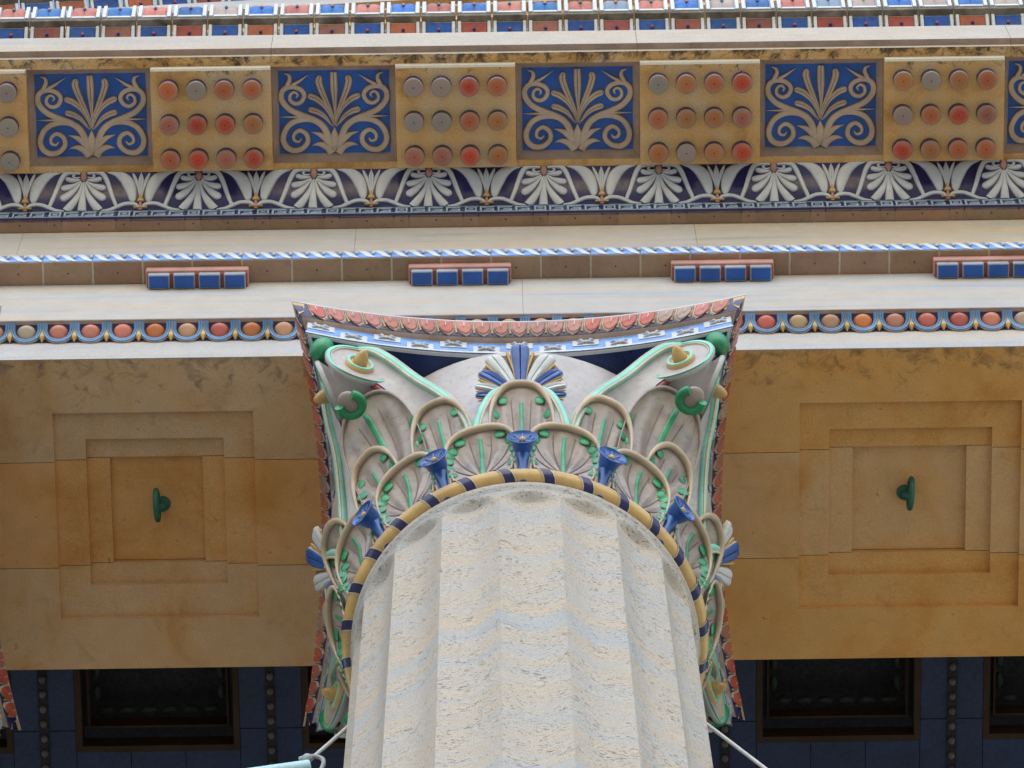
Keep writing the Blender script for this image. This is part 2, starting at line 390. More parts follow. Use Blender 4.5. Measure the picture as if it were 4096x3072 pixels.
# egg and dart
EN = Vector((0, -.7071, -.7071))
def FE(u, v, h):
    t = v/.0926
    return Vector((u, YF-.065*t+.008*sin(pi*t), 19.742+.065*t+.008*sin(pi*t)))+EN*h
b = MB().grid(lambda u, v: FE(-4.1+7.5*u, v*.0926, 0), 1, 6)
put('moulding_bed', b.mesh('moulding_bed', 'navy', org=AO), arch)
put('moulding_fillet', MB().box(-4.1, 3.4, 5.7395, 5.80, 19.8065, 19.8115).mesh('moulding_fillet', 'frame', org=AO), arch)
ORG = FE(0, 0, 0)
eb = MB()
def eggf(u, v):
    a, t = 2*pi*u, .5*pi*v
    sx, sy = cos(a)*sin(t), sin(a)*sin(t)
    wy = .044 if sy < 0 else .032
    return FE(.0415*sx*(1-.25*max(0, -sy)), .056+wy*sy, .026*cos(t))
eb.grid(eggf, 16, 6, 0, True); egg_me = eb.mesh('egg', 'egg', True, ORG)
uf = cr([(-.058, .090), (-.0575, .062), (-.046, .030), (-.024, .0105), (0, .0045), (.024, .0105), (.046, .030), (.0575, .062), (.058, .090)], 5)
fr = MB().ribbon(uf, .0115, .02, FE, 0, 1, .25, ew=.9); frame_me = fr.mesh('egg_frame', ['steel', 'cream'], True, ORG)
dp = [(0, .090), (0, .07), (0, .05), (0, .036), (0, .026), (0, .014), (0, .002)]
dart_me = MB().ribbon(dp, [.005, .006, .008, .0125, .0155, .007, .001], .024, FE).mesh('dart', 'gold', True, ORG)
EGC = [(.62, .20, .07), (.62, .22, .16), (.62, .15, .12), (.60, .33, .20), (.58, .37, .22), (.63, .26, .18), (.62, .14, .12), (.52, .40, .29)]
for i in range(-7, 37):
    x = -2.002+.1377*i; l = (x, ORG.y-AO[1], ORG.z-AO[2])
    put('egg', egg_me, arch, l, color=vary(random.choice(EGC), .1)); put('egg_frame', frame_me, arch, l)
    put('dart', dart_me, arch, (x+.0688, l[1], l[2]))
# taenia: brown soffit tiles, guilloche face, pegged red regulae
put('taenia_bed', MB().box(-4.1, 3.4, 5.634, 5.80, 20.3655, 20.466).mesh('taenia_bed', 'grout', org=AO), arch)
T = .2185
tile_me = MB().box(.0045, T-.0045, 5.636, 5.7375, 20.3635, 20.40, .002).box(T*.5-.0035, T*.5+.0035, 5.683, 5.690, 20.3625, 20.37, 0, 1).mesh('soffit_tile', ['tile', 'navy'], org=(0, *AO[1:]))
def FG(u, v, h):                                       # bulging front of the taenia, v = 0..1 upwards
    a = -.5*pi+pi*v; return Vector((u, 5.634-(.009+h)*cos(a), 20.4165+(.050+h)*sin(a)))
gb = MB().grid(lambda u, v: FG(.0015+(T-.003)*u, v, 0), 1, 12); guil_me = gb.mesh('guilloche_tile', 'lblue', True, (0, *AO[1:]))
wb = MB()
for k in range(3):
    c = T*(k+.5)/3
    p = cr([(c-.046, .93), (c-.030, .80), (c-.008, .5), (c+.014, .2), (c+.032, .07)], 4)
    p = [q for q in p if .004 < q[0] < T-.004]
    GG = lambda u, v, h: FG(max(.003, min(T-.003, u)), v, h)
    wb.ribbon([(q[0], q[1]) for q in p], [.0165*(.6+.4*sin(pi*i/(len(p)-1))) for i in range(len(p))], .003, lambda u, v, h: GG(u, v, h))
gw_me = wb.mesh('guilloche_band', 'white', True, (0, *AO[1:]))
db = MB()
for k in range(3): db.ball(FG(T*(k+.5)/3+.030, .42, .004), (Vector((.0085, 0, 0)), Vector((0, .008, 0)), Vector((0, 0, .014))), 8, 5)
gd_me = db.mesh('guilloche_bead', 'cream', True, (0, *AO[1:]))
for i in range(-6, 23):
    x = -1.976+T*i
    put('soffit_tile', tile_me, arch, (x, 0, 0), color=vary((.37, .235, .155), .12, .05))
    gt = put('guilloche_tile', guil_me, arch, (x, 0, 0)); put('guilloche_band', gw_me, gt); put('guilloche_bead', gd_me, gt)
reg_me = MB().box(0, .45, 5.662, 5.7365, 20.306, 20.3625, .004).box(.006, .444, 5.674, 5.7365, 20.288, 20.306, 0, 1).mesh('regula', ['rose', 'dred'], org=(0, *AO[1:]))
def peg(x0):
    b = MB(); x1 = x0+.094; y0, y1 = 5.672, 5.7362; zb, zt = 20.262, 20.305; i = .006
    b.box(x0, x1, y0, y1, zb+.004, zt, .003, 0)
    b.box(x0+i, x1-i, y0+i, y1-i, zb, zb+.0039, 0, 1); return b.mesh('gutta', ['steelrim', 'blue'], org=(0, *AO[1:]))
pegs = [peg(.012+.1107*k) for k in range(4)]
for k in range(-1, 4):
    r = put('regula', reg_me, arch, (-1.522+1.15*k, 0, 0))
    for p in pegs: put('gutta', p, r)

# ================================================================== FRIEZE
FO = (0, 5.738, 20.47)
frz = thing('frieze', FO, 'plain cream stone frieze course, with warm ground bounce in its tint, between the blue twisted band and the palmette band', 'frieze')
for x0, x1, t in ((-3.66, -2.143, (1.0, .97, .93)), (-2.143, -.624, (1.0, .95, .90)), (-.624, .919, (1.0, .945, .88)), (.919, 2.46, (1.03, .93, .78)), (2.46, 3.4, (1, .95, .9))):  # tints carry warm ground bounce, plus tone differences between blocks
    put('frieze_block', MB().box(x0+.0004, x1-.0004, 5.738, 6.2, 20.4665, 21.2468, .0012).mesh('frieze_block', 'face', org=FO), frz, color=t)

# ================================================================== CORNICE
CO = (0, 5.668, 21.247)
cor = thing('cornice', CO, 'projecting stone cornice with round pegged blocks, blue scroll panels and palmette band beneath', 'cornice')
put('cornice_bed', MB().box(-3.6, 3.4, 5.676, 5.80, 21.252, 21.36).mesh('cornice_bed', 'grout', org=CO), cor)
WT, NT = .247, .070
def stile(w): return MB().box(.0022, w-.0022, 5.677, 5.7375, 21.2475, 21.29, .0015).box(w*.5-.0035, w*.5+.0035, 5.70, 5.707, 21.2465, 21.252, 0, 1).mesh('soffit_tile', ['tile', 'navy'], org=(0, *CO[1:]))
def FF(u, v, h): return Vector((u, 5.668-h, 21.2485+v))
def fret(w):
    a = MB().box(.0008, w-.0008, 5.668, 5.69, 21.2475, 21.349, .001).mesh('fret_tile', 'navy', org=(0, *CO[1:]))
    b = MB(); n = 3 if w > .1 else 1; p = (w-.004)/n
    def bar(x0, x1, z0, z1): b.box(x0, x1, 5.6655, 5.669, 21.2485+z0, 21.2485+z1)
    for k in range(n):
        x = .002+p*k
        if n == 3:
            bar(x+.004, x+p-.012, .072, .086); bar(x+.004, x+.013, .014, .072); bar(x+.020, x+p-.012, .014, .026); bar(x+p-.021, x+p-.012, .026, .05); bar(x+.030, x+p-.021, .04, .05)
        else:
            bar(x+.006, x+p-.006, .072, .084); bar(x+.006, x+p-.006, .014, .026); bar(x+.006, x+.013, .026, .072); bar(x+p-.013, x+p-.006, .026, .072); bar(x+.022, x+p-.022, .042, .056)
    bar(.001, w-.001, .094, .099); bar(.001, w-.001, .001, .006)
    return a, b.mesh('fret_line', 'frett', org=(0, *CO[1:]))
ws, ns, wf, nf = stile(WT), stile(NT), fret(WT), fret(NT)
for k in range(-3, 17):
    x = -2.036+(WT+NT)*k*1.0
    for xx, s_, f_ in ((x, ns, nf), (x+NT, ws, wf)):
        put('soffit_tile', s_, cor, (xx, 0, 0), color=vary((.38, .24, .155), .12, .05))
        t = put('fret_tile', f_[0], cor, (xx, 0, 0)); put('fret_line', f_[1], t)
# palmette band on the cyma
PW = .529
def cyma(t):                                            # (y,z) and outward normal
    y = 5.668-.146*t; z = 21.3495+.1455*t
    o = .005*sin(2*pi*t)
    return y-o*.7, z-o*.7
def FP(u, v, h):
    y, z = cyma(v); y2, z2 = cyma(v+.01); dy, dz = y2-y, z2-z; L = sqrt(dy*dy+dz*dz)
    return Vector((u, y-h*dz/L, z+h*dy/L))
PO = (0, *CO[1:])
back_me = MB().grid(lambda u, v: FP(PW*(u-.5)*.997, v, 0), 2, 14).mesh('palmette_tile', 'navy', True, PO)
S = 1/2429.
def pv(y): return max(.0, min(1, (550-y)/437.))
def prib(pts, hw, mats, h=.012, n=6, groove=0, name='petal', dxm=1, cap=False):
    q = cr([(x*S*dxm, pv(y), w*S) for (x, y), w in zip(pts, hw)], n)
    # widths are metres along u; v is normalised by .207 m
    LV = .207
    F = lambda u, v, hh: FP(u, min(1, max(0, v/LV)), hh)
    b = MB().ribbon([(a, c*LV) for a, c, w in q], [max(.0006, w) for a, c, w in q], h, F, 0, 1, groove, cap=cap, ew=.9)
    return b.mesh(name, mats, True, PO)
WM = ['white', 'paleedge']
GM = ['white', 'gold']
pal = []
pal.append(('petal', prib([(0, 215), (-3, 350), (-8, 470), (-10, 548)], [8, 26, 44, 52], WM)))
for sgn in (-1, 1):
    pal += [('petal', prib([(16, 225), (45, 350), (105, 455), (185, 546)], [8, 25, 42, 50], WM, dxm=sgn)),
            ('petal', prib([(24, 215), (85, 296), (155, 363), (212, 403)], [8, 24, 42, 46], WM, cap=True, dxm=sgn)),
            ('petal', prib([(30, 205), (95, 248), (160, 275), (212, 286)], [8, 22, 38, 40], WM, cap=True, dxm=sgn)),
            ('petal', prib([(38, 190), (90, 198), (140, 194), (175, 184)], [8, 20, 30, 29], WM, cap=True, dxm=sgn)),
            ('curl', prib([(44, 165), (80, 176), (112, 166), (118, 146), (95, 140)], [7, 11, 13, 12, 6], WM, dxm=sgn)),
            ('arching_band', prib([(40, 124), (120, 112), (195, 122), (245, 175), (285, 270), (325, 390), (372, 500)], [12, 23, 28, 30, 28, 26, 22], WM, dxm=sgn)),
            ('looping_band', prib([(205, 545), (300, 538), (380, 508), (470, 478), (560, 478), (612, 500), (622, 520)], [10, 20, 23, 23, 23, 18, 8], WM, .010, dxm=sgn)),
            ('sepal', prib([(562, 458), (556, 440), (549, 400), (534, 330), (505, 250), (470, 195), (412, 152), (340, 126), (262, 118)], [12, 34, 48, 63, 72, 68, 52, 26, 3], WM, .014, dxm=sgn)),
            ('lotus_petal', prib([(634, 415), (620, 330), (590, 220), (560, 152), (545, 122)], [6, 12, 22, 16, 1], GM, .009, dxm=sgn))]
def at642(pts, hw, mats, name, h=.012, groove=0): return (name, prib([(642+x, y) for x, y in pts], hw, mats, h, 6, groove, name))
lot = [at642([(0, 415), (0, 320), (0, 200), (0, 118)], [8, 24, 34, 1], GM, 'lotus_petal', .012, .3), at642([(0, 360), (0, 410), (0, 440), (0, 458)], [6, 22, 40, 42], ['gold', 'gold'], 'calyx', .016),
       at642([(0, 458), (0, 500), (0, 546)], [18, 20, 28], ['rose', 'gold'], 'stem', .014), at642([(-76, 521), (0, 521), (76, 521)], [9, 9, 9], ['gold', 'gold'], 'tie', .017)]
hrt = ('heart', prib([(0, 118), (0, 150), (0, 180), (0, 214)], [24, 38, 34, 4], ['rose', 'gold'], .016, name='heart'))
for i in range(-2, 10):
    t = put('palmette_tile', back_me, cor, (-1.878+PW*i, 0, 0))
    for nme, me in pal+lot+[hrt]: put(nme, me, t)
# soffit of the corona, sloped frames, scroll panels
MUW, MUP = .55, 1.118
ZB = 21.495; ZP = 21.555
for k in range(-2, 5):
    x = -1.555+MUP*k                                    # left edge of the block
    # stone strip over the block and up to the two neighbouring openings
    b = MB().box(x-.0015+.001, x+MUW+.0015-.001, 5.018, 5.53, ZB, ZB+.1)
    put('soffit_slab', b.mesh('soffit_slab', 'soot', org=CO), cor)
    xa, xb_ = x-MUP+MUW+.002, x-.002                        # the opening left of this block
    fb = MB(); o = [(xa, 5.034), (xb_, 5.034), (xb_, 5.490), (xa, 5.490)]; ii = [(xa+.028, 5.068), (xb_-.028, 5.068), (xb_-.028, 5.458), (xa+.028, 5.458)]
    for q in range(4):
        n = len(fb.v); p, r = o[q], o[(q+1) % 4]; s_, t_ = ii[q], ii[(q+1) % 4]
        fb.v += [(*p, ZB+.012), (*r, ZB+.012), (*t_, ZP), (*s_, ZP)]; fb.face((n, n+1, n+2, n+3))
    for y0, y1 in ((5.018, 5.0338), (5.4902, 5.53)):
        put('soffit_strip', MB().box(xa-.0025, xb_+.0025, y0, y1, ZB+.001, ZB+.1).mesh('soffit_strip', 'soot', org=CO), cor)
    put('sloped_frame', fb.mesh('sloped_frame', 'frame', org=CO), cor)
# the scroll panel itself
PXO = (0, *CO[1:])
def FS(u, v, h): return Vector((u, 5.458-v, ZP-.001-h))
def sp(pts, hw, name, mats=('relief', 'reliefedge'), h=.016, n=6, groove=0, mir=1, cap=False):
    ax = lambda y: 720-(1335-y)*.035
    q = cr([((x-ax(y))/1830.*mir, (1335-y)/1815.*.99, w/1830.) for (x, y), w in zip(pts, hw)], n)
    b = MB().ribbon([(a, c) for a, c, w in q], [max(.0005, w) for a, c, w in q], h, FS, 0, 1, groove, cap=cap, ew=.88, gl=True)
    return name, b.mesh(name, list(mats), True, PXO)
scr = [sp([(718, 1100), (712, 950), (703, 800), (698, 700), (695, 632)], [6, 14, 32, 34, 30], 'palm_petal', groove=.6),
       sp([(714, 1325), (713, 1270), (712, 1190), (710, 1108)], [5, 30, 40, 2], 'bud', h=.02)]
for s_ in (1, -1):
    scr += [sp([(712, 1090), (690, 1000), (640, 890), (596, 790), (572, 715), (574, 690)], [5, 13, 24, 30, 32, 31], 'palm_petal', cap=True, groove=.6, mir=s_),
            sp([(705, 1095), (680, 1020), (630, 930), (560, 865), (510, 842)], [5, 11, 21, 29, 30], 'palm_petal', cap=True, groove=.6, mir=s_),
            sp([(700, 1105), (670, 1070), (620, 1010), (560, 972), (515, 957)], [5, 11, 21, 28, 29], 'palm_petal', cap=True, groove=.6, mir=s_),
            sp([(672, 1225), (620, 1110), (540, 1045), (430, 1000), (330, 950), (268, 880), (258, 815), (290, 768), (350, 756), (420, 780), (452, 830), (428, 886), (378, 902), (334, 872), (335, 824), (368, 802), (396, 826), (384, 852)],
               [34, 32, 31, 29, 28, 28, 27, 26, 24, 23, 22, 21, 19, 17, 15, 13, 11, 6], 'scroll', mir=s_),
            sp([(272, 800), (310, 735), (328, 690), (318, 655), (280, 640)], [12, 22, 20, 14, 3], 'scroll_tip', mir=s_),
            sp([(345, 742), (400, 712), (450, 678), (492, 650)], [18, 14, 7, 1], 'spike', mir=s_),
            sp([(440, 1012), (350, 1016), (247, 1016)], [14, 9, 1], 'spike', mir=s_),
            sp([(640, 1150), (580, 1075), (500, 1040), (400, 1046), (322, 1092), (280, 1180), (294, 1258), (354, 1304), (430, 1296), (484, 1240), (476, 1172), (420, 1134), (372, 1166), (370, 1214), (408, 1232), (432, 1206)],
               [16, 23, 27, 28, 28, 28, 28, 28, 26, 25, 23, 21, 18, 15, 12, 6], 'scroll', mir=s_),
            sp([(700, 1300), (672, 1240), (610, 1185), (560, 1162), (515, 1150)], [10, 34, 28, 14, 1], 'base_leaf', mir=s_, h=.018),
            sp([(690, 1334), (655, 1285), (600, 1258), (555, 1258), (525, 1268)], [36, 34, 26, 12, 1], 'base_leaf', mir=s_, h=.015)]
panel_me = MB().box(-.258, .258, 5.064, 5.462, ZP-.001, ZP+.02).mesh('scroll_panel', 'blue', org=PXO)
for k in range(-1, 5):
    x = -1.555+MUP*k-(MUP-MUW)/2
    t = put('scroll_panel', panel_me, cor, (x, 0, 0))
    for nme, me in scr: put(nme, me, t)
# mutules with twelve pegs each
mb_ = MB().box(.001, MUW-.001, 5.036, 5.505, 21.437, ZB-.0006, 0, 0)
mb_.extrude([(5.0355, 21.4375), (5.026, 21.446), (5.026, 21.487), (5.033, ZB-.0006), (5.0355, ZB-.0006)], .0012, MUW-.0012, 1)
mut_me = mb_.mesh('mutule', ['mutule', 'face2'], org=(0, *CO[1:]))
gut_me = MB().lathe([(.0465, .052), (.0455, .004), (.0435, .0), (.040, -.0018), (.0, -.003)], 24, None, lambda i: 1 if i == 0 else 0).mesh('gutta', ['disc', 'navy'], True)
R1, R2, R3, R4, R5 = (.50, .055, .018), (.47, .115, .038), (.43, .155, .042), (.30, .245, .225), (.38, .12, .08)
GC = {-1: [R4, R4, R4, R4, R4, R4, R4, R4, R4, R4, R4, R4], 0: [R2, R4, R2, R2, R5, R1, R1, R3, R2, R1, R5, R1], 1: [R4, R4, R1, R2, R4, R4, R2, R3, R5, R5, R1, R3], 2: [R4, R3, R2, R1, R2, R3, R3, R5, R3, R4, R3, R1], 3: [R3, R4, R3, R2, R4, R2, R1, R5, R1, R3, R2, R2]}
for k in range(-2, 5):
    m_ = put('mutule', mut_me, cor, (-1.555+MUP*k, 0, 0))
    cl = GC.get(k, GC[2])
    for j in range(3):
        for i in range(4):
            put('gutta', gut_me, m_, (.083+.1275*i, 5.118+.1625*j-CO[1], 21.4368-.046-CO[2]), color=vary(cl[j*4+i], .1, .08))
# corona
cprof = [(4.984, ZB+.002), (4.984, 21.533), (4.955, 21.5335), (4.955, 21.802), (4.958, 21.805), (5.6, 21.805), (5.6, ZB+.102), (5.0175, ZB+.102), (5.0175, ZB+.002)]
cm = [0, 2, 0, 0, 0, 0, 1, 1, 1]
for x0, x1, t in ((-3.6, -2.72, 1), (-2.72, -1.004, .98), (-1.004, .672, 1), (.672, 2.383, 1.01), (2.383, 3.4, 1)):
    put('corona_block', MB().extrude(cprof, x0+.001, x1-.001, cm).mesh('corona_block', ['facew', 'soot', 'frame'], org=CO), cor, color=(t, t*.97, t*.95))

# ================================================================== CRESTING (sima) TILES
SO = (0, 5.0, 21.81)
cres = thing('gutter_cresting', SO, 'level row of blue and red glazed gutter tiles along the cornice top', 'roof trim')
TW = .1665
# lower field: an overhanging hollow framed by two ribs; ledge; upper field: two lobes between ribs
def SA(y0, z0, y1, z1):
    L = sqrt((y1-y0)**2+(z1-z0)**2); ny, nz = -(z1-z0)/L, (y1-y0)/L
    return lambda u, v, h: Vector((u, y0+(y1-y0)*v+ny*h, z0+(z1-z0)*v+nz*h))
LA = SA(5.060, 21.93, 4.964, 22.060); UA = SA(4.934, 22.09, 4.912, 22.215)
def plate(b, F, u0, u1, v0, v1, h0, h1, m=0):
    n0 = len(b.v)
    for h in (h0, h1):
        c = 0 if h == h0 else .0025
        for u, v in ((u0+c, v0), (u1-c, v0), (u1-c, v1-c*4), (u0+c, v1-c*4)): b.v.append(tuple(F(u, v, h)))
    b.face((n0+4, n0+5, n0+6, n0+7), m)
    for i in range(4): b.face((n0+i, n0+(i+1) % 4, n0+4+(i+1) % 4, n0+4+i), m)
    return b
def sima_meshes(org):
    a = MB(); plate(a, LA, .003, TW-.003, 0, 1, -.03, 0); plate(a, LA, .005, .023, .05, 1, 0, .009); plate(a, LA, TW-.023, TW-.005, .05, 1, 0, .009)
    a = a.mesh('cresting_tile', 'cream2', org=org)
    c = MB(); plate(c, LA, .0235, TW-.0235, 0, .97, 0, .004); c = c.mesh('lower_field', 'sima', org=org)
    bt = MB().ball(LA(TW/2, .70, .006), (Vector((.008, 0, 0)), Vector((0, .008, 0)), Vector((0, 0, .014))), 8, 5).mesh('button', 'sima', True, org)
    lp = MB().box(.0035, TW-.0035, 4.932, 5.03, 22.062, 22.089, .003).mesh('ledge', 'grime', org=org)
    d = MB(); plate(d, UA, .004, TW-.004, 0, .94, -.04, 0)
    plate(d, UA, .005, .026, 0, 1.06, 0, .012); plate(d, UA, TW-.026, TW-.005, 0, 1.06, 0, .012); plate(d, UA, .0265, TW-.0265, 0, .14, 0, .009)
    d = d.mesh('upper_frame', 'white', org=org)
    def fl(u, v):
        s_ = abs(sin(2*pi*u))**.6
        return UA(.028+(TW-.056)*u, .15+(.76+.16*s_)*v, .002+.012*s_*sin(pi*min(1, .15+.85*v)))
    e = MB().grid(fl, 16, 6).mesh('upper_field', 'sima', True, org)
    bu = MB().ball(UA(TW/2, .86, .008), (Vector((.008, 0, 0)), Vector((0, .008, 0)), Vector((0, 0, .014))), 8, 5).mesh('button', 'sima', True, org)
    return a, c, bt, lp, d, e, bu
SM = sima_meshes(SO)
BL_SHADE, RD_SHADE = (.006, .075, .34), (.36, .06, .04)
UB_LIT, UR_LIT = (.05, .20, .60), (.60, .21, .16)  # lower row's shade and upper row's light are put into these colours
def sima_tile(parent, loc, blue_low, rot=None):
    t = put('cresting_tile', SM[0], parent, loc, rot=rot)
    lo = vary(BL_SHADE, .1) if blue_low else vary(random.choice([RD_SHADE, (.42, .11, .045), (.28, .07, .055), (.30, .10, .07)]), .12)
    upc = vary(UR_LIT if blue_low else UB_LIT, .15) if random.random() > .25 else ((.52, .42, .40) if blue_low else (.28, .38, .55))
    put('lower_field', SM[1], t, color=lo); put('button', SM[2], t, color=(.45, .10, .08) if blue_low else (.01, .05, .25))
    put('ledge', SM[3], t); put('upper_frame', SM[4], t); put('upper_field', SM[5], t, color=upc)
    put('button', SM[6], t, color=(.10, .30, .55) if blue_low else (.65, .35, .25))
for i in range(-5, 33): sima_tile(cres, (-2.155+TW*i, 0, 0), i % 2 == 1)
put('gutter_back', MB().box(-3.4, 3.4, 5.03, 5.09, 21.806, 22.21).mesh('gutter_back', 'frame', org=SO), cres)

# ================================================================== RAKING CORNICE of the pediment, behind and above
RO = (-1.882, 5.1, 23.083); SL = .2
rak = thing('raking_cornice', RO, 'sloping stone gable cornice with glazed tiles, rising to the right at the top', 'cornice')
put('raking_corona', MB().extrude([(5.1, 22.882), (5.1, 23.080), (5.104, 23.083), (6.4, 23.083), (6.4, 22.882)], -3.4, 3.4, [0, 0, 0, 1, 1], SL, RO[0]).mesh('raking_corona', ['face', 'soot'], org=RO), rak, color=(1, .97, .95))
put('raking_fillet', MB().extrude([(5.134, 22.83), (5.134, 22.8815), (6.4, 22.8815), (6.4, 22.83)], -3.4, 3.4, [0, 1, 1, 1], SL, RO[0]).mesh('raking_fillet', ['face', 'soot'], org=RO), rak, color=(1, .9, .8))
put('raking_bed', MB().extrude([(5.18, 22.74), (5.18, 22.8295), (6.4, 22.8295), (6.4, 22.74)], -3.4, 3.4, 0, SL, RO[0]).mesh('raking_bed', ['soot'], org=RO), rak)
put('gable_wall', MB().extrude([(5.62, 21.81), (5.62, 22.739), (6.3, 22.739), (6.3, 21.81)], -3.4, 3.4, 0, SL, RO[0]).mesh('gable_wall', ['face'], org=RO), rak, color=(.9, .9, .9))
ang = math.atan(SL)
for i in range(-6, 12):
    x = -2.265+.1665*i
    sima_tile(rak, (x-RO[0], .046, (x-RO[0])*SL-.005), i % 2 == 0, (0, -ang, 0))

# ================================================================== PORCH CEILING
ZC = 20.2; PO_ = (0, YB, ZC)
ceil = thing('porch_ceiling', PO_, 'dark blue coffered porch ceiling in shadow behind the architrave', 'ceiling')
CP = 1.017
def cbox(name, x0, x1, y0, y1, z0, z1, m, par=ceil, org=PO_, c=0): return put(name, MB().box(x0, x1, y0, y1, z0, z1, c).mesh(name, m, org=org), par)
cbox('unseen_roof_slab', -6, 6, YB, 16, ZC+.62, ZC+1.2, 'ceildark'); cbox('unseen_rear_wall', -6, 6, 15.6, 16, -20, ZC+.6, 'ceildark')  # roof slab and rear wall: unseen, added to keep sky light out
YR = [7.216, 7.868]                                     # rows of coffers
for k in range(-4, 5):
    xc = -1.5325+CP*k; a, b_ = xc-.3675, xc+.3675
    bx = xc+CP/2                                        # line of beads between two coffers
    for x0, x1 in ((a-.135, a), (b_, b_+.135)):
        for y0, y1 in ((7.217, 7.456), (7.46, 7.766), (7.77, 8.15)):
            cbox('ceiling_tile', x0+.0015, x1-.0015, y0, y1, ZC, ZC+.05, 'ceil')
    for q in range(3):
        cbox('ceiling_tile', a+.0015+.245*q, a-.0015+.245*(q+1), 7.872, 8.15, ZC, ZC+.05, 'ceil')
    cf = put('coffer', MB().box(a, b_, 6.9, 7.87, ZC+.32, ZC+.36).mesh('coffer', 'ceildark', org=PO_), ceil)
    for (x0, x1, y0, y1) in ((a, a+.028, 7.216, 7.87), (b_-.028, b_, 7.216, 7.87), (a+.0281, b_-.0281, 7.842, 7.87)):
        cbox('coffer_frame', x0, x1, y0, y1, ZC-.004, ZC+.10, 'ceilframe', cf)
    for (x0, x1, y0, y1) in ((a+.05, a+.06, 7.216, 7.78), (b_-.06, b_-.05, 7.216, 7.78), (a+.0601, b_-.0601, 7.77, 7.78)):
        cbox('inner_bead', x0, x1, y0, y1, ZC+.06, ZC+.16, 'ceilframe', cf)
    for j in range(5):
        for xx in (a+.085, b_-.085):
            e = MB().ball((xx, 7.25+.1*j, ZC+.17), (Vector((.02, 0, 0)), Vector((0, .04, 0)), Vector((0, 0, .02))), 8, 5); put('oval', e.mesh('oval', 'ceilgreen', True, PO_), cf)
    for j in range(6):
        e = MB().ball((a+.13+.095*j, 7.735, ZC+.17), (Vector((.038, 0, 0)), Vector((0, .02, 0)), Vector((0, 0, .02))), 8, 5); put('oval', e.mesh('oval', 'ceilgreen', True, PO_), cf)
    ro = MB()
    for q in range(12):
        th = 2*pi*q/12; ro.tube([(xc+cos(th)*.03, 7.42+sin(th)*.03, ZC+.31), (xc+cos(th)*.11, 7.42+sin(th)*.11, ZC+.30), (xc+cos(th)*.17, 7.42+sin(th)*.17, ZC+.315)], [.006, .016, .004], 6)
    put('rosette', ro.mesh('rosette', 'ceilgreen', True, PO_), cf)
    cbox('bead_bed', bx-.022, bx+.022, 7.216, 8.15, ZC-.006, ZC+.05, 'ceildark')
    for j in range(13):
        e = MB().ball((bx, 7.235+.0705*j, ZC-.012), (Vector((.016, 0, 0)), Vector((0, .019, 0)), Vector((0, 0, .016))), 10, 6); put('bead', e.mesh('bead', 'ceilbead', True, PO_), ceil)
# pale key pattern at the left end of the ceiling
kb = MB()
for j in range(4):
    y = 7.23+.2*j; kb.box(-2.36, -2.335, y, y+.15, ZC-.010, ZC-.004).box(-2.334, -2.25, y+.125, y+.15, ZC-.010, ZC-.004).box(-2.274, -2.25, y+.06, y+.1245, ZC-.010, ZC-.004).box(-2.42, -2.3605, y, y+.02, ZC-.010, ZC-.004)
put('key_border', kb.mesh('key_border', 'ceilbead', org=PO_), ceil)

# ================================================================== COLUMN SHAFTS
NF = 18; ZN = ZS-1.687                                  # neck height (relative to the eye)
def shaft_mesh():
    b = MB(); per = 14; n = NF*per
    zs = [.012, .006, -.03, -.036, -.052]
    zs += [-.052-.012*i for i in range(1, 16)] + [-.25-.06*i for i in range(1, 12)] + [-.95-.35*i for i in range(1, 12)] + [-6, -9, -12, -15, -18.2]
    ph = radians(2+10)
    rows = len(zs)
    for i, z in enumerate(zs):
        R = .676+.0055*max(0, -z)+.00015*max(0, -z)**2
        for j in range(n):
            t = (j % per)/per; th = ph+2*pi*j/n
            s = abs(2*t-1)                                # 1 at the arris, 0 in the middle of the flute
            if i < 3: r = (.684, .687, .687)[i]
            elif i == 3: r = .682
            else:
                prof = (.78*(1-s*s)+.22*.5*(1+cos(pi*s)))*.041
                zt = -.062-.085*(1-sqrt(max(0, 1-s*s)))   # round head of the flute
                k = min(1, max(0, (zt-z)/.03)); k = k*k*(3-2*k)
                r = R-.002-prof*k
            b.v.append((r*sin(th), -r*cos(th), z))
    for i in range(rows-1):
        for j in range(n):
            a, c = i*n+j, i*n+(j+1) % n; b.face((a, a+n, c+n, c))
    b.face(tuple(range(n)))
    me = b.mesh('shaft', 'shaft', True); return me
sm_ = shaft_mesh()
base_me = MB().lathe([(.98, -19.41), (.98, -19.2), (1.03, -19.1), (.98, -18.95), (.86, -18.85), (.90, -18.7), (.84, -18.3), (.80, -18.15)], 48).mesh('column_base', 'shaft', True)
for x, lab in ((CX, 'fluted pale stone column shaft in the middle, rising from the bottom edge'),):
    c_ = thing('stone_column', (x, CY, ZN), lab, 'column'); put('shaft', sm_, c_); put('column_base', base_me, c_)
c2 = thing('stone_column', (CX2, CY, ZN), 'fluted stone column just past the left edge, carrying the cut-off capital', 'column'); put('shaft', sm_, c2); put('column_base', base_me, c2)

# ================================================================== CAPITAL
cap = thing('column_capital', (CX, CY, ZN), 'large painted terracotta capital with volutes, leaves and blue flowers on the middle column', 'capital')
AZ = 2*pi/14
def rb(z):
    pts = [(-.1, .655), (.2, .655), (.5, .662), (.8, .685), (1.05, .725), (1.25, .772), (1.36, .803), (1.5, .80)]
    for (a, ra), (c, rc) in zip(pts, pts[1:]):
        if z <= c: t = (z-a)/(c-a); t = t; return ra+(rc-ra)*t
    return .8
bell = MB().lathe([(rb(z), z) for z in [0, .2, .35, .5, .65, .8, .95, 1.05, 1.15, 1.25, 1.32]]+[(.803, 1.36), (.806, 1.372), (.806, 1.385), (.79, 1.40)], 72)
put('bell', bell.mesh('bell', 'bell', True), cap)
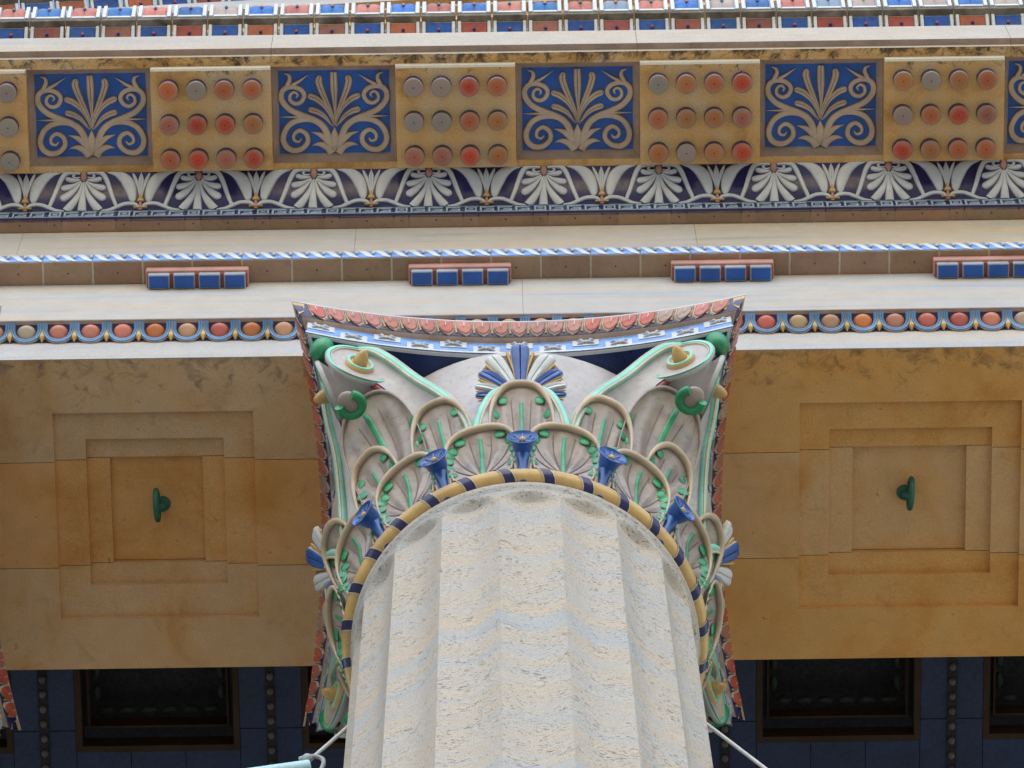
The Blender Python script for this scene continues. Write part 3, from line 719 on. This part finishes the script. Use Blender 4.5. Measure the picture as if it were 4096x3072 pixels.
# rope ring: gold lengths tied by dark blue bands
def torseg(a0, a1, R, r, z, sl, n=6, k=12):
    return MB().grid(lambda u, v: (lambda th, ph: ((R+r*cos(ph))*sin(th), -(R+r*cos(ph))*cos(th), z+r*sin(ph)))(a0+(a1-a0)*u+sl*sin(2*pi*v), 2*pi*v), n, k)
st = 2*pi/28
gseg = torseg(-st/2, st/2, .680, .0445, .058, -.02).mesh('rope_length', 'gold', True)
bseg = torseg(-st*.13, st*.13, .680, .0475, .058, -.04, 3).mesh('rope_band', 'navy', True)
e1 = torseg(-st*.155, -st*.13, .680, .0482, .058, -.04, 1); e2 = torseg(st*.13, st*.155, .680, .0482, .058, -.04, 1)
for q in (e1, e2): pass
edge_me = []
for q in (e1, e2): edge_me.append(q.mesh('band_edge', 'cream', True))
for k in range(28):
    put('rope_length', gseg, cap, rz=k*st)
    bnd = put('rope_band', bseg, cap, rz=(k+.5)*st)
    for e in edge_me: put('band_edge', e, bnd)
# leaves
def leaf_fn(z0, h, W, flare, cup, r0=.02, pw=2.4, droop=.0, wb=.8):
    def w(v): return W*(wb+(1-wb)*sin(min(1, v/.58)*pi/2)) if v < .58 else W*max(0, 1-((v-.58)/.42)**2.8)**(1/2.8)
    def S_(u, v, off=0):
        z = z0+h*v-droop*v**6
        lat = u*w(v)
        R = rb(min(z, 1.3))+r0+flare*v**pw+cup*max(abs(u)**3.5*((.12+.88*v**.8) if wb > .7 else v**1.3), max(0, v-.6)**2*6.2)
        gro = .0075*cos(2*pi*atan2(lat, (v+.10)*h)/(.62*W/h))*min(1, v*2.5)*(1-abs(u)**6)*(1 if v < .85 else max(0, (1-v)/.15))
        R += gro+off
        th = lat/max(.3, R)
        return Vector((R*sin(th), -R*cos(th), z))
    return S_, w
def make_leaf(name, z0, h, W, flare, cup, rimr, pw=2.4, spots=True, rib=(.0, .88), tip=0, ribw=.0105, droop=0, rimm='rim', nsp=6, r0=.02, wb=.8):
    S_, w = leaf_fn(z0, h, W, flare, cup, r0, pw, droop, wb)
    vv = [i/14*.58 for i in range(15)]+[.58+.42*sin(pi/2*i/14) for i in range(1, 15)]
    def gfun(u, v): return S_(2*u-1, vv[min(28, int(round(v*28)))])
    b = MB().grid(gfun, 56, 28); 
    blade = b.mesh(name, 'leaf', True)
    path = [S_(-1, v, .004) for v in vv]+[S_(1, v, .004) for v in reversed(vv[:-1])]
    n = len(path); rad = [rimr*(.34+.86*sin(pi*i/(n-1))**8) for i in range(n)]
    rim = MB().tube(path, rad, 8).mesh('leaf_rim', rimm, True)
    ms = MB().tube([S_(0, rib[0]+(rib[1]-rib[0])*i/10, .002) for i in range(11)], [ribw*(1-.25*i/10) for i in range(11)], 8, 0, ([Vector((0, -1, -.15))]*11, .42)).mesh('midrib', 'green', True)
    vb = MB()
    for k in range(-6, 6):
        a_ = (k+.5)*.62*W/h; pts = []
        for i in range(1, 23):
            v = i/24; u = math.tan(a_)*(v+.10)*h/max(.01, w(v))
            if abs(u) > .86: break
            pts.append(S_(u, v, .0030))
        if len(pts) > 3: vb.tube(pts, [.0012+.0030*(1-i/len(pts)) for i in range(len(pts))], 5)
    vn = vb.mesh('vein', 'vein', True)
    sb = MB()
    for sg in (-1, 1):
        for v, u, L in ((.16, .95, .022), (.33, .95, .024), (.50, .93, .024), (.66, .89, .026), (.80, .84, .026), (.90, .72, .026))[:nsp]:
            p = S_(sg*u, v, .005); du = (S_(sg*u+.02, v, .005)-p).normalized(); e = S_(sg*u, min(1, v+.02), .005)-p
            # run along the margin
            tgt = (S_(sg*1, min(1, v+.03), .005)-S_(sg*1, max(0, v-.03), .005))
            tgt = tgt.normalized() if tgt.length > 1e-5 else du
            nn = du.cross(e).normalized(); side = nn.cross(tgt).normalized()
            sb.ball(p, (tgt*L, side*.022*W/.14, nn*.004), 10, 6)
    sp_ = sb.mesh('margin_spots', 'green', True) if spots else None
    return blade, rim, ms, vn, sp_
def put_leaf(name, L, rz):
    o = put(name, L[0], cap, rz=rz); put('leaf_rim', L[1], o); put('midrib', L[2], o); put('vein', L[3], o)['kind'] = 'stuff'
    if L[4]: put('margin_spots', L[4], o)['kind'] = 'stuff'
low = make_leaf('lower_leaf', .085, .365, .143, .008, .062, .0138, 1.2, r0=.052)
upl = make_leaf('upper_leaf', .10, .76, .130, .047, .072, .0138, 1.6, r0=.010, wb=.55)
for k in range(14):
    put_leaf('lower_leaf', low, (k+.5)*AZ); put_leaf('upper_leaf', upl, k*AZ)
# trumpet flowers
def trumpet():
    Mx = Matrix.Translation((0, -.70, .20)) @ Matrix.Rotation(radians(96), 4, 'X')   # local +z points outward (-Y), a little downwards
    b = MB().lathe([(.0, .048), (.030, .050), (.038, .060), (.042, .075), (.046, .092), (.054, .106), (.0605, .111), (.0615, .1155), (.058, .117), (.053, .110), (.034, .100), (.0, .097)], 24, Mx, 0)
    fl_ = b.mesh('trumpet_flower', 'flower', True)
    lb = MB()
    for q in range(8):
        t = 2*pi*q/8; lb.tube([Mx @ Vector((cos(t)*.020, sin(t)*.020, .1025)), Mx @ Vector((cos(t)*.047, sin(t)*.047, .1085))], [.0022, .0022], 5)
    ln = lb.mesh('petal_lines', 'steel', True)
    sd_ = MB().ball(Mx @ Vector((0, 0, .104)), (Vector((.0135, 0, 0)), Vector((0, .011, 0)), Vector((0, 0, .0135))), 10, 6).mesh('seed', 'gold', True)
    stm = MB().tube([(0, -.675, .02), (0, -.695, .07), (0, -.72, .12), (0, -.745, .165), (0, -.757, .195)], [.020, .017, .018, .026, .032], 12).mesh('stem', 'flower', True)
    eb_ = MB()
    for sg in (-1, 1): eb_.tube([(sg*.034, -.676, .02), (sg*.028, -.695, .07), (sg*.030, -.718, .12), (sg*.044, -.738, .165)], [.007, .007, .008, .009], 8)
    ed = eb_.mesh('stem_edge', 'bell', True)
    return fl_, ln, sd_, stm, ed
TR = trumpet()
for k in (0, 1, 2, 5, 6, 7, 8, 9, 12, 13):
    o = put('trumpet_flower', TR[0], cap, rz=k*AZ)
    for nm, me in zip(('petal_lines', 'seed', 'stem', 'stem_edge'), TR[1:]): put(nm, me, o)
# palmettes, one to each face
def FPal(u, v, h):                                      # u sideways, v up along the leaning plane
    t = v/.51
    return Vector((u, -(.735+.145*t+.02*t*t)-h*.75+.28*u*u, .92+.26*t-h*.65))
def petal(p, hw, m):
    q = cr([(a, c, w) for (a, c), w in zip(p, hw)], 8)
    b = MB().ribbon([(a, c) for a, c, w in q], [w*1.16 for a, c, w in q], .020, FPal, 0, 1, .5, cap=True, ew=.9); return b.mesh('petal', [m, 'cream'], True)
pp = [([(0, .06), (0, .25), (0, .38), (0, .455)], [.010, .024, .034, .0355], 'flower')]
for sg in (-1, 1):
    pp += [([(sg*.012, .06), (sg*.052, .22), (sg*.090, .33), (sg*.106, .375)], [.009, .022, .033, .034], 'white'),
           ([(sg*.02, .05), (sg*.070, .15), (sg*.118, .225), (sg*.140, .255)], [.009, .021, .030, .031], 'flower'),
           ([(sg*.03, .04), (sg*.08, .092), (sg*.130, .132), (sg*.156, .148)], [.008, .018, .026, .027], 'white'),
           ([(sg*.03, .02), (sg*.08, .043), (sg*.130, .060), (sg*.156, .066)], [.007, .017, .025, .026], 'flower')]
PM = [petal(*q) for q in pp]
gl = MB()
for sg in (-1, 1):
    for (a, c) in ((.055, .445), (.138, .335), (.172, .215), (.182, .112), (.175, .02)):
        pth = cr([(sg*.01, .05), (sg*a*.45, .05+(c-.05)*.5), (sg*a*.85, .05+(c-.05)*.86), (sg*a, c)], 6)
        gl.ribbon(pth, [.003+.004*(i/(len(pth)-1))*(1 if i < len(pth)-2 else .4) for i in range(len(pth))], .008, FPal)
glm = gl.mesh('gold_ribs', 'gold', True)
pbk = MB().grid(lambda u, v: FPal((2*u-1)*.17*sin(pi*(.18+.72*(1-v))), .02+.40*v, -.006), 10, 8).mesh('palmette', 'vein', True)
for k in range(4):
    o = put('palmette', pbk, cap, rz=k*pi/2)
    for me in PM: put('petal', me, o)
    put('gold_ribs', glm, o)
# corner volutes
C1 = Vector((-.668, -.785, 1.275)); u1 = Vector((-.937, -.35, 0)).normalized(); n1 = Vector((.35, -.937, -.16)).normalized(); ZV = Vector((0, 0, 1))
mir = lambda p: Vector((p[1], p[0], p[2]))               # mirror about the diagonal of the front-left corner
C2, u2, n2 = mir(C1), mir(u1), mir(n1)
VR = .146
def volute_body():
    def fn(u, v):
        a = 2*pi*u; t = v
        p = C1.lerp(C2, t)+(Vector((-.7071, -.7071, 0))*(-.035*sin(pi*t)))
        d = u1.lerp(u2, t).normalized(); r = VR*(1-.24*sin(pi*t)**.8)
        return p+d*(cos(a)*r)+ZV*(sin(a)*r)
    return MB().grid(fn, 36, 16, 0, True).mesh('volute', 'bell', True)
def disc_parts(C, u, n):
    w_ = n.cross(u).normalized(); w_ = w_ if w_.z > 0 else -w_
    Mx = Matrix(((u.x, w_.x, n.x, C.x), (u.y, w_.y, n.y, C.y), (u.z, w_.z, n.z, C.z), (0, 0, 0, 1)))
    a = MB().lathe([(.0, -.004), (VR, -.006), (VR+.004, .004), (VR+.002, .010), (.116, .006), (.07, .002), (0, .002)], 40, Mx).mesh('volute_disc', 'bell', True)
    b = MB().lathe([(VR+.001, .006), (VR-.002, .014), (.131, .015), (.128, .006)], 40, Mx, 0, False).mesh('turquoise_ring', 'turq', True)
    g_ = MB().lathe([(.128, .006), (.1265, .013), (.1225, .013), (.121, .004)], 40, Mx, 0, False).mesh('gold_line', 'cream', True)
    c = MB().lathe([(.062, 0), (.061, .016), (.058, .019), (.043, .019), (.040, .014), (0, .014)], 32, Mx, lambda i: 0).mesh('inner_boss', 'gold', True)
    d = MB().lathe([(.059, .0185), (.057, .023), (.047, .023), (.045, .0185)], 32, Mx, 0, False).mesh('inner_ring', 'turq', True)
    e = MB().lathe([(.030, .008), (.0315, .022), (.028, .042), (.020, .062), (.009, .076), (0, .079)], 20, Mx).mesh('spike', 'gold', True)
    return (('volute_disc', a), ('turquoise_ring', b), ('gold_line', g_), ('inner_boss', c), ('inner_ring', d), ('spike', e))
SPTS = cr([(-.185, -.64, .20), (-.195, -.655, .36), (-.200, -.690, .55), (-.232, -.722, .75), (-.318, -.738, .98), (-.429, -.757, 1.15), (-.526, -.79, 1.29), (-.605, -.808, 1.385), (-.672, -.803, 1.424)], 6)
def strap_parts(f):
    n = len(SPTS); P = [Vector(p) for p in SPTS]
    def lowp(i):
        t = i/(n-1); p = P[i]; wd = .055+.105*sin(min(1, t*1.15)*pi/2)
        # the lower edge lies inwards and below
        k_ = min(1, max(0, (t-.35)/.35)); dn = Vector((-.25, .95, -.1)).normalized().lerp(Vector((-.42, .25, -.85)).normalized(), k_)
        return p+dn.normalized()*wd
    Lw = [lowp(i) for i in range(n)]
    a = MB().grid(lambda u, v: f(P[int(round(u*(n-1)))].lerp(Lw[int(round(u*(n-1)))], v)+Vector((0, .018*sin(pi*v), 0))), n-1, 6).mesh('strap', 'bell', True)
    nrm = [f(Vector((0, -1, .3))) for _ in P]
    t1 = MB().tube([f(p+Vector((0, -.004, 0))) for p in P], [.020]*n, 8).mesh('turquoise_edge', 'turq', True)
    g1 = MB().tube([f(p+Vector((.014, -.012, .016))) for p in P], [.006]*n, 6).tube([f(p+Vector((-.012, -.012, -.018))) for p in P], [.006]*n, 6).mesh('gold_line', 'cream', True)
    d1 = MB().tube([f(p+Vector((0, .02, 0))) for p in Lw], [.015]*n, 8).mesh('red_edge', 'dred', True)
    return (('strap', a), ('turquoise_edge', t1), ('gold_line', g1), ('red_edge', d1))
ident = lambda p: Vector(p)
vol = volute_body()
vparts = list(disc_parts(C1, u1, n1))+list(disc_parts(C2, u2, n2))
sparts = [strap_parts(ident), strap_parts(mir)]
# small inner scrolls beside the central leaf of each face
isc = []
for sg in (-1, 1):
    pth = cr([(sg*.185, -.635, .22), (sg*.188, -.655, .40), (sg*.186, -.70, .56), (sg*.165, -.75, .70), (sg*.120, -.79, .82), (sg*.06, -.80, .88)], 6)
    isc.append(MB().tube(pth, [.017]*len(pth), 8).mesh('inner_scroll', 'turq', True))
    isc.append(MB().tube([Vector(p)+Vector((-sg*.014, -.012, -.012)) for p in pth], [.006]*len(pth), 6).mesh('gold_line', 'cream', True))
for k in range(4):
    for q in range(2):
        o = put('inner_scroll', isc[2*q], cap, rz=k*pi/2); put('gold_line', isc[2*q+1], o)
# corner leaf with green rib and curling tip, in the diagonal plane
CLF = make_leaf('corner_leaf', .30, .82, .185, .13, .055, .008, 1.8, True, (.1, .93), ribw=.016, rimm='leaf', nsp=4)
def curl():
    # rolled tip seen from below: a green border bent round a pale tongue, closed end towards the shaft
    cr_, cz = .985, 1.015
    pth = [(.048*sin(t), -cr_+.048*cos(t), cz+.014*cos(t)) for t in [radians(-128+256*i/20) for i in range(21)]]
    bd = MB().tube(pth, [.019]*21, 10).mesh('leaf_curl', 'green', True)
    tg = MB().ball((0, -cr_-.012, cz+.016), (Vector((.046, 0, 0)), Vector((0, .050, 0)), Vector((0, 0, .022))), 14, 8).mesh('curl_tongue', 'leaf', True)
    return bd, tg
CUR = curl()
knob = MB().ball((0, -1.165, 1.40), (Vector((.055, 0, 0)), Vector((0, .048, .01)), Vector((0, 0, .07))), 14, 8).ball((0, -1.11, 1.43), (Vector((.045, 0, 0)), Vector((0, .06, 0)), Vector((0, 0, .035))), 12, 8).mesh('leaf_tip', 'green', True)
for k in range(4):
    a = -pi/4+k*pi/2; rz = k*pi/2
    v = put('volute', vol, cap, rz=rz)
    for nm, me in vparts: put(nm, me, v)
    for grp in sparts:
        s_ = put('strap', grp[0][1], cap, rz=rz)
        for nm, me in grp[1:]: put(nm, me, s_)
    put_leaf('corner_leaf', CLF, a); c_ = put('leaf_curl', CUR[0], cap, rz=a); put('curl_tongue', CUR[1], c_); put('leaf_tip', knob, cap, rz=a)
# abacus with concave sides
HW, SG = .956, .106; ZA = 1.687
def AB(t, ins, z, k=0):
    x = t*(HW-ins); d = (HW-SG)+SG*t*t-ins
    p = Vector((x, -d, z)); return Matrix.Rotation(k*pi/2, 3, 'Z') @ p
aprof = [(.02, ZA-.001), (0, ZA-.002), (0, ZA-.014), (.006, ZA-.016), (.008, ZA-.034), (.018, ZA-.066), (.042, ZA-.094), (.044, ZA-.097), (.067, ZA-.102), (.069, ZA-.106), (.070, ZA-.252), (.074, ZA-.258), (.088, ZA-.258), (.090, ZA-.25), (.40, ZA-.25)]
amat = [0, 0, 0, 1, 1, 1, 1, 2, 2, 3, 0, 0, 0, 4]
NS = 28; ab = MB()
loops = []
for ins, z in aprof:
    L = []
    for k in range(4):
        for i in range(NS): L.append(len(ab.v)); ab.v.append(tuple(AB(-1+2*i/NS, ins, z, k)))
    loops.append(L)
n = 4*NS
for q in range(len(aprof)-1):
    for i in range(n): ab.face((loops[q][i], loops[q][(i+1) % n], loops[q+1][(i+1) % n], loops[q+1][i]), amat[q])
ab.face(tuple(loops[0]), 0); ab.face(tuple(reversed(loops[-1])), 4)
abo = put('abacus', ab.mesh('abacus', ['white', 'navy', 'frame', 'lblue', 'soffblue'], True), cap)
def FA(t, w, h):                                         # ovolo, w = 0 bottom .. 1 top
    ins = .043-.037*sin(pi/2*w); z = ZA-.093+.077*w
    return AB(t, ins-h*.85, z-h*.5)
def scale_mesh(tc):
    dt = .0355/HW; b = MB()
    def prism(s, h0, h1, m):
        o = [(-1, 1.0), (1, 1.0), (1, .36), (.62, .10), (0, -.04), (-.62, .10), (-1, .36)]
        q = [(tc+x*dt*s, .5+(w-.5)*(s if s < 1 else 1)) for x, w in o]; n0 = len(b.v)
        for t, w in q: b.v.append(tuple(FA(t, w, h0)))
        for t, w in q: b.v.append(tuple(FA(tc+(t-tc)*.93, .5+(w-.5)*.95, h1)))
        k = len(q); b.face(tuple(n0+k+i for i in range(k)), m)
        for i in range(k): b.face((n0+i, n0+(i+1) % k, n0+k+(i+1) % k, n0+k+i), m)
    prism(1.0, 0, .0085, 1); prism(.86, .0085, .0125, 0)
    n0 = len(b.v)
    for (x, w) in ((-.07, .97), (.07, .97), (.05, .48), (-.05, .48)): b.v.append(tuple(FA(tc+x*dt, w, .0135)))
    b.face((n0, n0+1, n0+2, n0+3), 1)
    return b.mesh('scale', ['red', 'cream3'])
SCC = [(.52, .17, .14), (.54, .15, .12), (.50, .20, .17), (.58, .10, .07), (.48, .31, .28), (.55, .16, .12)]
scs = [scale_mesh(k*.0812) for k in range(-11, 12)]
stems = []
sepm = []
for k in range(-12, 12):
    t = (k+.5)*.0812; b = MB().tube([FA(t, 1, .000), FA(t, .55, .002), FA(t, .15, .002)], [.003, .0035, .006], 6); sepm.append(b.mesh('gold_stem', 'gold', True))
def FB(t, z, h): return AB(t, .0695-h, z)
fbx = []
for k in range(-6, 7):
    tc = k*.1555; upq = (k % 2 == 0)
    z0, z1 = (ZA-.186, ZA-.109) if upq else (ZA-.240, ZA-.163)
    hw = .062
    b = MB(); N_ = 6
    b.grid(lambda u, v: FB(tc+(2*u-1)*hw, z0+(z1-z0)*v, .004), N_, 1)
    # edges
    for (ua, ub, va, vb_) in ((0, 1, 0, 0), (0, 1, 1, 1), (0, 0, 0, 1), (1, 1, 0, 1)):
        m0 = len(b.v)
        for u, v in ((ua, va), (ub, vb_)):
            for h in (0, .004): b.v.append(tuple(FB(tc+(2*u-1)*hw, z0+(z1-z0)*v, h)))
        b.face((m0, m0+2, m0+3, m0+1))
    pl_ = b.mesh('fret_block', 'white')
    r = MB(); zc = (z0+z1)/2
    for sx in (-1, 1):
        for sz in (-1, 1):
            r.tube([FB(tc+sx*.004, zc, .006), FB(tc+sx*.022, zc+sz*.016, .010), FB(tc+sx*.040, zc+sz*.022, .005)], [.004, .009, .003], 6)
    rm = r.mesh('rosette', 'rosblue', True)
    sd2 = MB().ball(FB(tc, zc-.004, .010), (Vector((.008, 0, 0)), Vector((0, .008, 0)), Vector((0, 0, .013))), 8, 5).mesh('rosette_seed', 'cream', True)
    fbx.append((pl_, rm, sd2))
for me in bpy.data.meshes:
    pass
ledge_b = MB().grid(lambda u, v: FB(-1+2*u, ZA-.256+.018*v, .0045), 28, 1)
lm = ledge_b.mesh('lower_edge', 'white', True)
cnm = []
for sg in (-1, 1):
    cnr = MB(); n0 = 0
    for (t, w) in ((sg*.945, .98), (sg*1, .98), (sg*1, .05), (sg*.965, .3)): cnr.v.append(tuple(FA(t, w, .006)))
    cnr.face((0, 1, 2, 3)); cnm.append(cnr.mesh('corner_leaflet', 'gold'))
for k in range(4):
    rz = k*pi/2
    for me in scs: put('scale', me, abo, rz=rz, color=vary(random.choice(SCC), .12))
    for me in sepm: put('gold_stem', me, abo, rz=rz)
    put('lower_edge', lm, abo, rz=rz); [put('corner_leaflet', q, abo, rz=rz) for q in cnm]
    for a_, b_, c_ in fbx:
        put('fret_block', a_, abo, rz=rz); put('rosette', b_, abo, rz=rz); put('rosette_seed', c_, abo, rz=rz)
# the neighbouring capital: a copy of everything
def kids(o): return [c for c in bpy.data.objects if c.parent == o]
CH_ = {}
for o in bpy.data.objects: CH_.setdefault(o.parent, []).append(o)
def copy_tree(o, par):
    c = o.copy(); COL.objects.link(c); c.parent = par
    for ch in CH_.get(o, []): copy_tree(ch, c)
    return c
cap2 = copy_tree(cap, None); cap2.location.x = CX2
cap2['label'] = 'painted capital at the left edge, only its abacus corner and a volute in view'

# ================================================================== BRONZE RINGS in the soffit panels
def bring(x, y, tilt, lab):
    zt = ZS+3*.032
    r = thing('bronze_ring', (x, y, zt), lab, 'ring', 'bronze rings under the architrave')
    tor = MB().grid(lambda u, v: ((.0115*cos(2*pi*v)), (.063+.0115*sin(2*pi*v))*cos(2*pi*u), -.088+(.063+.0115*sin(2*pi*v))*sin(2*pi*u)), 28, 10, 0, True)
    put('ring', tor.mesh('ring', 'bronze', True), r, rot=(radians(-14), 0, radians(tilt)))
    ey = MB().lathe([(.034, 0), (.032, -.012), (.016, -.018), (.014, -.05), (.018, -.062), (.0, -.07)], 16)
    put('eye_bolt', ey.mesh('eye_bolt', 'bronze', True), r, (.018*(-1 if tilt > 0 else 1), 0, 0))
bring(-1.448, 6.50, -3, 'green bronze ring hanging in the left ochre coffer')
bring(1.766, 6.495, 4, 'green bronze ring hanging in the right ochre coffer')

# ================================================================== CORDS AND BANNER POLE beside the shaft
def cord(pts, r, lab, nm='guy_cord'):
    o = thing(nm, pts[0], lab, 'cord'); q = [Vector(p)-Vector(pts[0]) for p in pts]
    put('cord', MB().tube(cr(q, 6), r, 8).mesh('cord', 'wire', True), o); return o
cord([(-.560, 6.6, 17.21), (-.597, 6.6, 17.117), (-.655, 6.6, 16.968), (-.712, 6.6, 16.825)], .0075, 'thin pale cord from the shaft down to the banner pole on the left')
cord([(.78, 6.6, 17.155), (.82, 6.6, 17.062), (.90, 6.6, 16.871), (.979, 6.6, 16.683), (1.06, 6.6, 16.49)], .0075, 'thin pale cord running down from the right side of the shaft')
bp = thing('banner_pole', (-.70, 6.6, 16.755), 'end of a pale blue banner pole with a metal hook at the bottom edge', 'pole')
put('pole', MB().tube([(-1.0, 0, -.35), (-.4, 0, -.135), (-.012, 0, .0)], .028, 14).mesh('pole', 'pole', True), bp)
hk = MB().tube(cr([(-.05, -.02, .03), (-.01, -.025, .045), (.03, -.02, .04), (.042, -.015, .0), (.03, -.01, -.09)], 5), .009, 8).ball((-.02, -.02, .035), (Vector((.022, 0, 0)), Vector((0, .02, 0)), Vector((0, 0, .022))))
put('hook', hk.mesh('hook', 'steelhook', True), bp)
